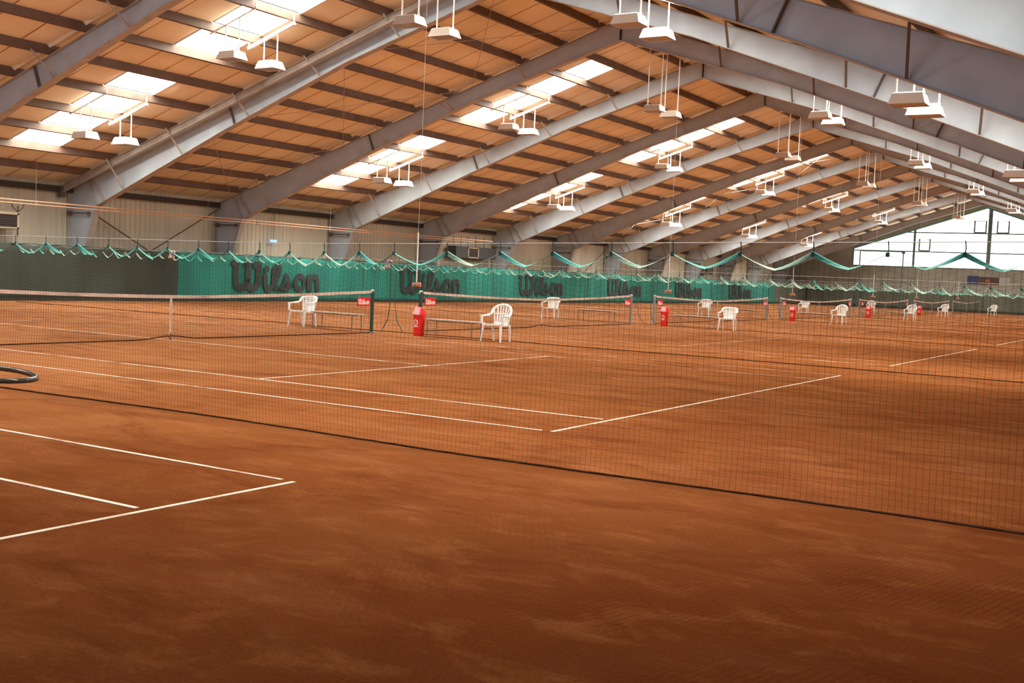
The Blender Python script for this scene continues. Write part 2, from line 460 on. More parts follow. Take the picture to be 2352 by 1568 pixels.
gable(Y1, 1, 'wall_far', M_gable, 'grey-green end wall under the big white gable window')
gable(Y0, -1, 'wall_near', M_near, 'grey end wall behind the camera')
def gwin(y, side, name, glass, label, vents):
    mb = MB(); yy = y + side * .06
    pts = [(-WX, WZ), (WX, WZ), (WX, wtop(WX)), (0, wtop(0)), (-WX, wtop(WX))]
    a = [(x, yy, z) for x, z in pts]; c = [(x, yy + side * .02, z) for x, z in pts]
    mb.poly(a); mb.poly(c[::-1])
    o = mb.build(name, glass); struct(o, label, 'window')
    fy = yy - side * .05
    for x in (-6.3, .35, 6.9):
        q = MB(); q.box(x - (.17 if x == .35 else .10), x + (.17 if x == .35 else .10), fy - .12, fy + .05, WZ, wtop(x)); q.build('mullion', M_mull, o)
    for z in (5.5, 7.32):
        xe = min(WX, (9.72 - z) / .334) if z > wtop(WX) else WX
        q = MB(); q.box(-xe, xe, fy - .02, fy + .02, z - .055, z + .055); q.build('transom', M_mull, o)
    for s in (-1, 1):
        q = MB(); q.beam((s * WX, fy - side * .06, wtop(WX) - .02), (0, fy - side * .06, wtop(0) - .02), .12, .16); q.build('window_frame', M_teal_tr, o)
    q = MB(); q.box(-WX, WX, fy - .05, fy + .05, WZ - .06, WZ + .02)
    for s in (-1, 1): q.box(s * WX - .04, s * WX + .04, fy - .05, fy + .05, WZ, wtop(WX))
    q.build('window_frame', M_mull, o)
    for (x0, x1, z0, z1) in vents:      # tilting vents: dark U-shaped frames
        q = MB(); t = .06; vy = fy - side * .06
        q.box(x0 - t, x0 + t, vy - .05, vy + .05, z0, z1); q.box(x1 - t, x1 + t, vy - .05, vy + .05, z0, z1)
        q.box(x0, x1, vy - .10, vy + .06, z0 - .12, z0 + .08); q.box(x0, x1, vy - .02, vy + .02, z1 - .05, z1)
        q.build('vent_frame', M_mull, o)
    return o
gwin(Y1, 1, 'window_1', M_gable, 'large white gable window in the far end wall', [(-1.0, 0.0, 7.38, 8.5), (.98, 1.95, 7.38, 8.5), (-5.85, -4.88, 5.58, 6.72)])
gwin(Y0, -1, 'window_2', M_near, 'gable window in the end wall behind the camera', [])

# ------------------------------------------------------------------ portal frames
INN = [(17.44, 3.44), (14.0, 4.82), (11.0, 6.02), (5.8, 7.97), (0, 9.74)]
CO, CI0 = 18.98, 18.62
FL = .26
def zin(x):
    x = abs(x)
    for (xa, za), (xb, zb) in zip(INN, INN[1:]):
        if xb <= x <= xa: return zb + (za - zb) * (x - xb) / (xa - xb)
    return 3.44
frame_labels = []
def frame_meshes():
    out = []
    for s in (-1, 1):
        web = MB(); t = .008
        outer = [(CO, 0), (CO, zo(CO)), (0, zo(0))]
        inner = [(CI0, 0)] + INN
        # build web as strips: column then rafter
        def slab(pts):
            a = [(s * x, -t, z) for x, z in pts]; c = [(s * x, t, z) for x, z in pts]
            web.hexa(a + c)
        slab([(CO, 0), (CI0, 0), (17.44, 3.44), (CO, 3.44)])
        slab([(CO, 3.44), (17.44, 3.44), (17.44, zo(17.44)), (CO, zo(CO))])
        for (xa, za), (xb, zb) in zip(INN, INN[1:]):
            slab([(xa, za), (xb, zb), (xb, zo(xb)), (xa, zo(xa))])
        out.append(('web', web, M_steel))
        fl = MB()
        def strip(p, q, h=.016):
            fl.beam((s * p[0], 0, p[1]), (s * q[0], 0, q[1]), FL, h, up=(s * (p[1] - q[1]), 0, (q[0] - p[0]) * 1.0) if False else (0, 0, 1))
        def vstrip(p, q):
            a = Vector((s * p[0], 0, p[1])); c = Vector((s * q[0], 0, q[1]))
            fl.beam(a, c, FL, .016, up=Vector((c - a).cross(Vector((0, 1, 0)))).normalized())
        vstrip((CI0, 0), (17.44, 3.44))
        for p, q in zip(INN, INN[1:]): vstrip(p, q)
        out.append(('inner_flange', fl, M_edge))
        fo = MB(); fl = fo
        vstrip((CO, 0), (CO, zo(CO))); vstrip((CO + .0, zo(CO)), (0, zo(0)))
        out.append(('outer_flange', fo, M_edge))
        h = .115
        def stiff(p, q, th=.016, M=None):
            st = MB(); out.append(('stiffener_plate', st, M or M_edge)); st.beam((s * p[0], 0, p[1]), (s * q[0], 0, q[1]), 2 * h, th, up=Vector((q[0] - p[0], 0, q[1] - p[1])).cross(Vector((0, 1, 0))))
        stiff((17.44, 3.46), (18.95, 3.52)); stiff((17.44, 3.5), (17.95, zo(17.95) - .02)); stiff((17.0, 3.65), (17.6, zo(17.6) - .02))
        stiff((10.52, zin(10.52) + .01), (10.78, zo(10.78) - .01), .03, M_darkst); stiff((0, 9.76), (0, 10.42), .03, M_darkst)
        for x in (3.85, 6.95, 10.0, 13.1, 16.1):
            for e in (-1, 1):
                br = MB(); out.append(('flange_brace', br, M_edge if s < 0 else M_darkst)); br.beam((s * x, e * .75, zo(x) + .03), (s * (x - .14), e * .10, zin(x - .14) + .03), .045 if s < 0 else .055, .045)  # right braces darker than left ones: backlit look put into the colour
    bk = MB(); bk.tube([(-18.9, -.16, 3.18), (-17.75, -.16, 3.18)], .03, 6); bk.box(-18.95, -18.85, -.20, -.008, 3.1, 3.26); bk.box(-17.82, -17.72, -.18, -.1, 3.12, 3.24)
    out.append(('wall_bracket', bk, M_darkst))
    return out
FM = frame_meshes()
proto = None
notes = {-1: 'crossing the upper right corner', 0: 'crossing the upper left corner', 1: 'pale left arm left of the cross bracing',
         2: 'leg right of the wall cross bracing', 3: 'leg right of the blue lit sign', 4: 'leg left of the dark wall heater', 5: 'leg right of the dark wall heater'}
for i in range(-3, 13):
    lab = 'grey steel roof frame, %s from the camera, %s' % ((ORD[i + 1] if i >= -1 else 'behind the camera'), notes.get(i, 'spanning wall to wall'))
    if i < -1: lab = 'grey steel roof frame %s the camera' % ('just behind' if i == -2 else 'farthest behind')
    if i == 12: lab = 'brown steel roof frame farthest away, right before the white gable window'
    if proto is None:
        proto = thing('portal_frame', lab, 'roof frame', (0, F(i), 0), 0, 'steel roof frames along the hall')
        for nm, mb, M in FM: mb.build(nm, M, proto)
    else: dup(proto, (0, F(i), 0), lab)

t = thing('roof_channel', 'long grey steel channel running up the slope beside the pale second roof frame', 'channel', (0, F(1) - .52, 0))
q = MB(); q.beam((-18.75, 0, zo(18.75) - .14), (-.3, 0, zo(.3) - .14), .05, .24); q.build('web', M_edge, t)
for dz in (-.02, -.26):
    q = MB(); q.beam((-18.75, -.04, zo(18.75) + dz), (-.3, -.04, zo(.3) + dz), .13, .016); q.build('flange', M_edge, t)
q = MB(); q.box(-18.93, -18.7, -.10, .08, zo(18.8) - .42, zo(18.8) - .02); q.build('end_block', M_darkst, t)

# diagonal rod bracing in the wall and roof between the second and third frames
def rods(i, first):
    t = thing('cross_bracing', 'thin dark crossed steel rods on the left wall, between the %s and %s roof frames' % (ORD[i + 1], ORD[i + 2]), 'bracing', (-18.7, F(i), 0), 0, 'wall cross bracing')
    for a, c in (((0, .2, 3.5), (0, 7.23, .1)), ((.06, .2, .1), (.06, 7.23, 3.9))):
        q = MB(); q.tube([a, c], .026, 6); q.build('rod', M_darkst, t)
    return t
rods(1, True); rods(6, True)
def roofrods(i):
    t = thing('roof_bracing', 'thin steel rods crossing under the lining between the %s and %s roof frames' % (ORD[i + 1], ORD[i + 2]), 'bracing', (0, F(i), 0), 0, 'roof cross bracing')
    for s in (-1, 1):
        for xa, xb in ((.3, 6.0), (6.0, 12.0), (12.0, 18.0)):
            for (ya, yb) in ((.1, 7.3), (7.3, .1)):
                q = MB(); q.tube([(s * xa, ya, zo(xa) - .12), (s * xb, yb, zo(xb) - .12)], .010, 5); q.build('rod', M_edge, t)
roofrods(1); roofrods(6)

# ------------------------------------------------------------------ lamps
def lamp(loc, label):
    t = thing('hanging_lamp', label, 'lamp', loc, 0, 'cream trough lamps hung in pairs from the roof')
    b = MB(); h = .115
    def ring(sx, sy, z): return [(-sx, -sy, z), (sx, -sy, z), (sx, sy, z), (-sx, sy, z)]
    lo = ring(.35, .27, -h); md = ring(.285, .215, h - .02); hi = ring(.26, .19, h)
    n = 0
    b.v += lo + md + hi
    for base in (0, 4):
        for j in range(4):
            j2 = (j + 1) % 4; b.f.append((base + j, base + j2, base + 4 + j2, base + 4 + j)); b.mi.append(0)
    b.f.append((8, 9, 10, 11)); b.mi.append(0)
    hs = b.build('housing', M_lamp, t, solid=.008)
    g = MB(); g.box(-.335, .335, -.255, .255, -h + .015, -h + .022); g.build('glass', M_lampin, t)
    return t
def rods_for(t, x0, y0, z, ztop):
    for dx in (-.26, .26):
        x = x0 + dx; zt = ztop(x)
        q = MB(); q.tube([(dx, 0, .11), (dx, 0, zt - z)], .019, 6); q.tube([(dx, 0, .10), (dx, 0, .16)], .032, 6)
        q.build('rod', M_rod, t)
COLS = [(-12.42, 5.34, 'far left'), (-6.2, 7.40, 'inner left'), (0.0, 7.88, 'ridge'), (6.15, 7.42, 'inner right'), (12.35, 5.40, 'far right')]
def vis(x, y, z, m=60):
    d = Vector((x, y, z)) - CP; zz = d.dot(CF)
    if zz < .3: return None
    px = 1176 + 2592.48 * d.dot(CR) / zz; py = 784 - 2592.48 * d.dot(CU) / zz
    return (-m < px < 2352 + m and -m < py < 1568 + m) and (px, py)
for k in range(0, 6):
    for (cx, cz, cn) in COLS:
        for j, cy in ((0, 7.52), (1, 9.05)):
            y = cy + PER * k
            if not vis(cx, y, cz): continue
            lab = 'cream trough lamp, %s of its pair, %s column, %s row from the camera' % ('nearer' if j == 0 else 'farther', cn, ORD[k])
            t = lamp((cx, y, cz), lab)
            if abs(cx) > 1: zt = lambda x, j=j: zo(x) - (.172 if j else .032)
            else: zt = lambda x: zo(.8) - .048
            rods_for(t, cx, y, cz, zt)
            sg_ = -1 if cx < 0 else 1
            if abs(cx) < 1: xa, xb = -.85, .85; za = zb = zo(.8)
            else:
                xa, xb = (sg_ * 5.3, sg_ * 7.1) if abs(cx) < 8 else (sg_ * 11.45, sg_ * 13.2)
                dz = .12 if j else .012
                za, zb = zo(xa) - dz, zo(xb) - dz
            wd = .09 if (j or abs(cx) < 1) else .036
            q = MB(); q.beam((xa - cx, 0, za - cz), (xb - cx, 0, zb - cz), wd, wd); q.build('rail', M_rod, t)
            for xx, zz in ((xa * .985 + xb * .015, za), (xb * .985 + xa * .015, zb)):
                q = MB(); q.box(xx - cx - .012, xx - cx + .012, -.02, .02, zz - cz, zo(xx) + .10 - cz); q.build('hanger_strap', M_rod, t)

# ------------------------------------------------------------------ dividing nets
def netting(sfun, zfun, x0, x1, ycen, pitch, r, sub_h, rings_v, H=1.0):
    mb = MB()
    nv = int((x1 - x0) / pitch)
    for i in range(nv + 1):
        x = x0 + (x1 - x0) * i / nv
        pts = [Vector((x, ycen(x, t), zfun(x, t))) for t in [j / rings_v for j in range(rings_v + 1)]]
        ribbon3(mb, pts, r)
    nh = int(1.72 / pitch)
    for j in range(1, nh):
        t = j / nh; n = int((x1 - x0) / sub_h)
        pts = [Vector((x0 + (x1 - x0) * i / n, ycen(x0 + (x1 - x0) * i / n, t), zfun(x0 + (x1 - x0) * i / n, t))) for i in range(n + 1)]
        ribbon3(mb, pts, r * .65)
    return mb
def ribbon3(mb, pts, r):
    # triangular strand
    k = len(mb.v); d = (pts[-1] - pts[0]).normalized()
    a = Vector((0, 1, 0)); c = d.cross(a).normalized()
    offs = [a * r, (-a * .5 + c * .87) * r, (-a * .5 - c * .87) * r]
    for p in pts:
        for o in offs: mb.v.append(tuple(p + o))
    for i in range(len(pts) - 1):
        for j in range(3):
            j2 = (j + 1) % 3
            mb.f.append((k + 3 * i + j, k + 3 * i + j2, k + 3 * i + 3 + j2, k + 3 * i + 3 + j)); mb.mi.append(0)

def make_peaks(first, x0, x1, step, rr, jit=.03):
    p = list(first)
    while p[0] - step > x0: p.insert(0, p[0] - step + rr.uniform(-jit, jit))
    while p[-1] + step < x1: p.append(p[-1] + step + rr.uniform(-jit, jit))
    return p
def divider(name, label, y, peaks, ptop, sags, pitch, r, subh, rv, hem_mats, width=.038, seed=1, slant=0.0):
    rr = random.Random(seed)
    t = thing(name, label, 'divider net', (0, y, 0), 0, 'dividing nets between the courts')
    x0, x1 = peaks[0], peaks[-1]
    def zt(x):
        for i in range(len(peaks) - 1):
            if peaks[i] <= x <= peaks[i + 1] + 1e-6:
                u = (x - peaks[i]) / (peaks[i + 1] - peaks[i])
                return ptop(x) - sags[i] * (1 - abs(2 * u - 1) ** 1.32)
        return ptop(x)
    def zf(x, tt): return .015 + (ptop(x) - .015) * tt - (ptop(x) - zt(x)) * tt ** 2.2 + .03 * math.sin(x * 3.1 + 5 * tt) * tt * (1 - tt)
    def yf(x, tt): return .05 * math.sin(x * .9 + 3 * tt) * (1 - tt) + .04 * math.sin(x * 2.3) * (1 - tt) * tt * 2 + slant * (1 - tt)
    netting(None, zf, x0, x1, yf, pitch, r, subh, rv).build('netting', M_net, t)
    # hem bands: one strip per swag, turning from facing the court to edge-on
    if True:
        for i in range(len(peaks) - 1):
            mb = MB(); which = 1 if rr.random() < .3 else 0
            a, c = peaks[i], peaks[i + 1]; n = 10
            flip = rr.random() < .35; tw = rr.uniform(.9, 1.3)
            pr = []
            for j in range(n + 1):
                u = j / n; x = a + (c - a) * u
                z = ptop(x) - sags[i] * (1 - abs(2 * u - 1) ** 1.32)
                uu = 1 - u if flip else u
                ang = math.radians(82 - 84 * min(1, uu * tw * 1.25))      # broad at one end, edge-on at the other
                wv = Vector((0, math.cos(ang) * .8, math.sin(ang))) * width * (1 - .6 * uu) * .5
                pr.append((Vector((x, 0, z)) + wv, Vector((x, 0, z)) - wv))
            for (p0, q0), (p1, q1) in zip(pr, pr[1:]):
                th = Vector((0, .004, .002))
                mb.hexa([q0 - th, q1 - th, q1 + th, q0 + th, p0 - th, p1 - th, p1 + th, p0 + th])
            mb.build('hem_band', hem_mats[which], t)
    cb = MB(); cb.tube([(x0, 0, ptop(x0) + .085)] + [(x0 + (x1 - x0) * q / 20, 0, ptop(x0 + (x1 - x0) * q / 20) + .085) for q in range(1, 21)], .0035, 5); cb.build('cable', M_cable, t)
    for p in peaks:
        hk = MB(); z = ptop(p)
        hk.tube([(p, 0, z - .012), (p + .006, 0, z + .04), (p, 0, z + .095)], .0045, 5)
        hk.box(p - .012, p + .012, -.008, .008, z - .02, z + .012)
        hk.build('hook', M_rope, t)
    bc = MB(); n = 260
    bc.tube([(x0 + (x1 - x0) * q / n, yf(x0 + (x1 - x0) * q / n, 0) + rr.uniform(-.008, .008), .007) for q in range(n + 1)], [.008 + .004 * rr.random() for q in range(n + 1)], 5)
    bc.build('bottom_cord', M_bottom, t)
    return t
rr = random.Random(3)
pk0 = [5.61, 6.17, 6.72, 7.25, 7.72, 8.19, 8.65, 9.08, 9.51, 9.91, 10.35, 10.78, 11.19, 11.78, 12.34, 12.86, 13.41, 13.95, 14.51, 15.07, 15.61, 16.13]
pk0 = make_peaks(pk0, -16.0, 18.6, .52, rr)
pt0 = lambda x: 1.73 + max(0, (x - 10)) * .026 - max(0, 10 - x) * .002
near = divider('divider_net', 'nearest court divider net, its teal hem swags crossing the whole picture', -7.37, pk0, pt0, [rr.uniform(.095, .12) for _ in pk0], .046, .0010, .09, 12, (M_hem, M_hemp), seed=2)
for (x, z) in ((8.25, 1.665), (11.12, 1.66)):
    mb = MB(); kk = random.Random(int(x * 10))
    for q in range(7):
        a = kk.uniform(0, 6.28); mb.tube([(x + .03 * math.cos(a), .02 * math.sin(a), z - .04), (x + .012 * math.cos(a * 2), 0, z + kk.uniform(-.01, .02)), (x + .04 * math.sin(a), .01, z + .03)], .013, 6)
    mb.build('tied_knot', M_band, near)
pk1 = make_peaks([-.3, .25], -16.0, 18.5, .5, rr, .07)
d1 = divider('divider_net', 'second court divider net, pale hem swags, behind the bench and the nearest red bin', 7.5, pk1, lambda x: 1.76, [rr.uniform(.12, .19) for _ in pk1], .07, .0011, .16, 6, (M_hemp, M_hem), width=.055, seed=5)
def cords(t, pts_list):
    for pts in pts_list:
        mb = MB(); mb.tube(pts, .011, 6); mb.build('edge_cord', M_rope, t)
cords(d1, [[(-.34, .05, 1.75), (-.32, .05, .7), (-.38, .05, .3), (-.55, .05, .02)], [(-.14, .05, 1.7), (-.15, .05, .7), (-.08, .05, .3), (.12, .05, .02)]])
spec = ['third court divider net, right behind the second red bin', 'fourth court divider net, between the third and fourth far nets', 'fifth court divider net, seen as pale swags before the end wall', 'sixth court divider net, far down the hall', 'seventh court divider net, the last one before the end wall']
base2 = None
for k in range(1, 6):
    if k == 1:
        pk = make_peaks([.0, .5], -16.0, 18.3, .5, rr, .08)
        base2 = divider('divider_net', spec[0], 7.5 + PER, pk, lambda x: 1.75, [rr.uniform(.12, .2) for _ in pk], .11, .0014, .25, 4, (M_hemp, M_hem), width=.055, seed=9)
        cords(base2, [[(.24, .05, 1.75), (.25, .05, .7), (.32, .05, .25), (.5, .05, .02)], [(-.28, .05, 1.66), (-.28, .05, .7), (-.2, .05, .3), (.0, .05, .02)]])
    else: dup(base2, (rr.uniform(-.2, .2), 7.5 + PER * k, 0), spec[k - 1])

# ------------------------------------------------------------------ backdrop curtains with lettering
def stroke(mb, pts, wd, T, mi=0):
    # thick polyline with round joints, mapped by T(u,v) -> 3D
    P = [Vector(p) for p in pts]
    ws = wd if isinstance(wd, (list, tuple)) else [wd] * len(P)
    for i in range(len(P) - 1):
        a, c = P[i], P[i + 1]; d = (c - a).normalized(); n = Vector((-d.y, d.x))
        q = [a - n * ws[i] / 2, c - n * ws[i + 1] / 2, c + n * ws[i + 1] / 2, a + n * ws[i] / 2]
        mb.poly([T(*v) for v in q], mi)
    for p, w_ in zip(P, ws):
        mb.poly([T(p.x + math.cos(k * math.pi / 6) * w_ / 2, p.y + math.sin(k * math.pi / 6) * w_ / 2) for k in range(12)], mi)
def wordmark(mb, T, k=1.0):
    # letters drawn in a 5.35 x 1.32 box
    w0 = .30 * k
    A = lambda *p: stroke(mb, p, w0, T)
    # W
    A((.17, 1.17), (.17, .45), (.25, .25), (.45, .17), (.68, .28), (.80, .45), (.80, 1.17))
    A((.80, .45), (.88, .22), (1.08, .15), (1.30, .25), (1.40, .45), (1.40, 1.15), (1.22, 1.15))
    A((.02, 1.2), (.2, 1.2)); A((.68, 1.2), (.85, 1.2))
    # i
    stroke(mb, [(1.86, 1.0), (1.90, 1.0)], .30 * k, T)
    A((1.82, .72), (1.84, .30), (1.95, .16), (2.15, .18))
    # l
    stroke(mb, [(2.15, .18), (2.42, .35), (2.66, .72), (2.74, 1.05), (2.66, 1.20), (2.50, 1.14), (2.42, .85), (2.42, .35), (2.52, .18), (2.75, .17)], .20 * k, T)
    stroke(mb, [(2.44, 1.0), (2.42, .40)], .30 * k, T)
    # s
    stroke(mb, [(2.75, .17), (2.98, .40), (3.10, .78), (3.28, .55), (3.38, .30), (3.20, .15), (2.95, .16)], .20 * k, T)
    stroke(mb, [(3.16, .62), (3.30, .32)], .30 * k, T)
    # o
    n = 14
    stroke(mb, [(3.98 + .32 * math.cos(q * 2 * math.pi / n), .46 + .30 * math.sin(q * 2 * math.pi / n)) for q in range(n + 1)], .25 * k, T)
    # n
    A((4.62, .72), (4.66, .16)); stroke(mb, [(4.66, .45), (4.85, .72), (5.08, .72), (5.16, .55), (5.17, .16)], .27 * k, T)
CX = -16.40
def foldx(y): return .035 * math.sin(y * 2.7) + .022 * math.sin(y * 6.1 + 1) + .012 * math.sin(y * 13.3)
def curtain(ya, yb, M, label, word=None, z1=1.9, letters=True):
    mb = MB(); n = int((yb - ya) / .12) + 1
    def fn(u, v):
        y = ya + (yb - ya) * u; z = .01 + (z1 - .01) * v
        sag = .035 * (math.sin((y - ya) * 2 * math.pi / 1.3)) * v
        return (CX + foldx(y) * (1.15 - .5 * v), y, z + sag * .6)
    mb.grid(fn, n, 8)
    o = mb.build('backdrop_curtain', M, smooth=True, solid=.006)
    tag(o, label, 'curtain', 'backdrop curtains along the left wall')
    hm = MB(); nn = int((yb - ya) / .3)
    hm.tube([(CX + foldx(ya + (yb - ya) * q / nn), ya + (yb - ya) * q / nn, z1 + .02 + .012 * math.sin(q * 1.7)) for q in range(nn + 1)], .016, 6); hm.build('top_hem', M_rope, o)
    sk = MB(); sk.grid(lambda u, v: (CX + .02 + foldx(ya + (yb - ya) * u) * 1.15 + .02 * v, ya + (yb - ya) * u, .008 + .10 * v), n, 1); sk.build('bottom_skirt', M_dgreen, o, solid=.006)
    if word:
        lt = MB()
        T = lambda u, v: (CX + .045 + .02 * (1 if True else 0) + foldx(word + u) * (1.15 - .5 * v / 1.9), word + u, .37 + v)
        wordmark(lt, T)
        lt.build('printed_lettering', M_print, o)
    return o
curtain(Y0 + .5, -4.03, M_dgreen, 'dark olive backdrop curtain beside the camera end')
curtain(-4.0, 15.0, M_dgreen, 'dark olive backdrop curtain at the left edge, with no lettering')
seam = [15.0, 26.4, 37.75, 49.1, 60.4, 71.7, 86.3]
txt = ['green backdrop curtain with the largest, nearest dark lettering', 'green backdrop curtain with lettering behind the broom and the nearest red bin', 'green backdrop curtain with the third dark lettering, above the chair behind the second net',
       'green backdrop curtain with the fourth dark lettering from the left', 'green backdrop curtain with the fifth dark lettering, behind the second hanging broom', 'green backdrop curtain with the sixth, smallest dark lettering']
for q in range(6):
    curtain(seam[q] + .01, seam[q + 1] - .01, M_green, txt[q], word=[17.87, 29.2, 40.6, 52.0, 63.3, 74.6][q])
curtain(86.32, Y1 - .3, M_ggreen, 'dull grey-green backdrop curtain at the far end of the left wall')
# end wall curtain
mb = MB()
mb.grid(lambda u, v: (-16.3 + 34 * u, Y1 - .45 + foldx(34 * u), .01 + 1.75 * v), 200, 5)
o = mb.build('backdrop_curtain', M_ggreen, smooth=True, solid=.006); tag(o, 'grey-green low curtain along the far end wall under the window', 'curtain')
sk = MB(); sk.grid(lambda u, v: (-16.3 + 34 * u, Y1 - .50 + foldx(34 * u), .008 + .16 * v), 120, 1); sk.build('bottom_skirt', M_dgreen, o, solid=.006)

# ------------------------------------------------------------------ tennis nets, posts, sign boards
def tennis_net(cy, label, pitch, r, first=None):
    t = thing('tennis_net', label, 'tennis net', (0, cy, 0), 0, 'tennis nets in one line down the hall')
    L_ = 6.32
    ztop = lambda y: .90 + .16 * (abs(y) / 6.4) ** 1.6
    def zbot(y): return .02 + .07 * math.exp(-(y / .45) ** 2)
    mb = MB(); nv = int(2 * L_ / pitch); nh = int(.92 / pitch)
    for i in range(nv + 1):
        y = -L_ + 2 * L_ * i / nv
        mb_r(mb, [Vector((.015 * math.sin(y * 2), y, zbot(y) + (ztop(y) - zbot(y)) * q / 3)) for q in range(4)], r)
    for j in range(nh + 1):
        n = 40
        mb_r(mb, [Vector((.015 * math.sin((-L_ + 2 * L_ * i / n) * 2), -L_ + 2 * L_ * i / n, zbot(-L_ + 2 * L_ * i / n) + (ztop(-L_ + 2 * L_ * i / n) - zbot(-L_ + 2 * L_ * i / n)) * j / nh)) for i in range(n + 1)], r)
    mb.build('netting', M_tnet, t)
    hb = MB(); n = 32
    for i in range(n):
        a = -L_ + 2 * L_ * i / n; c = -L_ + 2 * L_ * (i + 1) / n
        hb.hexa([(-.014, a, ztop(a) - .065), (.014, a, ztop(a) - .065), (.014, c, ztop(c) - .065), (-.014, c, ztop(c) - .065),
                 (-.009, a, ztop(a)), (.009, a, ztop(a)), (.009, c, ztop(c)), (-.009, c, ztop(c))])
    hb.build('headband', M_band, t)
    bt = MB(); bt.tube([(.01, -L_ + 2 * L_ * i / 60, zbot(-L_ + 2 * L_ * i / 60)) for i in range(61)], .012, 5); bt.build('bottom_cord', M_bottom, t)
    sp = MB(); sp.box(.014, .022, -.028, .028, .05, .90); sp.build('center_strap', M_band, t)
    sb = MB(); sb.tube([(.02, 0, .01), (.02, 0, .14)], .014, 6); sb.tube([(.02, -.05, .07), (.02, .02, .10)], .012, 5); sb.build('strap_buckle', M_tnet, t)
    return t
def mb_r(mb, pts, r):
    k = len(mb.v); d = (pts[-1] - pts[0]).normalized(); a = Vector((1, 0, 0)); c = d.cross(a).normalized()
    offs = [a * r, (-a * .5 + c * .87) * r, (-a * .5 - c * .87) * r]
    for p in pts:
        for o in offs: mb.v.append(tuple(p + o))
    for i in range(len(pts) - 1):
        for j in range(3):
            j2 = (j + 1) % 3; mb.f.append((k + 3 * i + j, k + 3 * i + j2, k + 3 * i + 3 + j2, k + 3 * i + 3 + j)); mb.mi.append(0)
NL = ['nearest tennis net, its centre strap standing in front of the green backdrop edge', 'second tennis net from the left, behind the nearest red bin and chair', 'third tennis net from the left, behind the second red bin', 'fourth tennis net from the left, behind the third red bin',
      'fifth tennis net from the left, far down the hall', 'sixth tennis net from the left, far down the hall', 'seventh and farthest tennis net, before the end wall']
far = None
for k in range(7):
    if k < 2: tennis_net(PER * k, NL[k], .045 if k == 0 else .05, .0013)
    elif far is None: far = tennis_net(PER * k, NL[k], .10, .0022)
    else: dup(far, (0, PER * k, 0), NL[k])
pp = None; pg = None
for k in range(7):
    for s in (-1, 1):
        if k == 0 and s < 0: continue
        y = PER * k + s * 6.42
        lab = '%s net post at the %s end of the %s tennis net' % ('dark green' if k < 2 and not (k == 1 and s > 0) else 'grey', 'left' if s < 0 else 'right', NL[k].split()[0])
        grey = not (k < 2 and not (k == 1 and s > 0))
        src = pg if grey else pp
        if src is None:
            t = thing('net_post', lab, 'net post', (0, y, 0), 0, 'net posts')
            q = MB(); q.lathe([(.045, 0), (.045, 1.05), (.042, 1.06)], 16); q.build('pole', M_postg if grey else M_post, t, smooth=False)
            q = MB(); q.lathe([(.05, 1.045), (.05, 1.07), (.02, 1.085)], 16); q.box(-.015, .015, -.075, .0, 1.0, 1.05); q.build('cap', M_cap, t)
            q = MB(); q.lathe([(.075, 0), (.075, .015), (.05, .04)], 16); q.build('collar', M_darkst, t)
            if grey: pg = t
            else: pp = t
        else: dup(src, (0, y, 0), lab)
def sign(y, label, src=None):
    if src: return dup(src, (.055, y, .79), label)
    t = thing('sign_board', label, 'sign', (.055, y, .79), 0, 'small red sign boards hung on the nets')
    q = MB(); q.box(-.006, .006, -.25, .25, -.11, .11); q.build('board', M_redsign, t, bevel=.004)
    lt = MB(); wordmark(lt, lambda u, v: (.0075, -.21 + u * .42 / 5.35, -.075 + v * .105), 1.0); lt.build('white_lettering', M_wlet, t)
    q = MB(); q.tube([(0, -.2, .10), (-.032, -.2, .2)], .003, 4); q.tube([(0, .2, .10), (-.032, .2, .2)], .003, 4); q.build('ties', M_rope, t)
    return t
sg = None
for k in range(6):
    for s in (-1, 1):
        if k == 0 and s < 0: continue
        y = PER * k + s * 6.02 if not (k == 1 and s < 0) else PER - 6.06
        lab = 'small red sign with white script lettering near the %s post of the %s tennis net' % ('left' if s < 0 else 'right', NL[k].split()[0])
        o = sign(y, lab, sg)
        if sg is None: sg = o

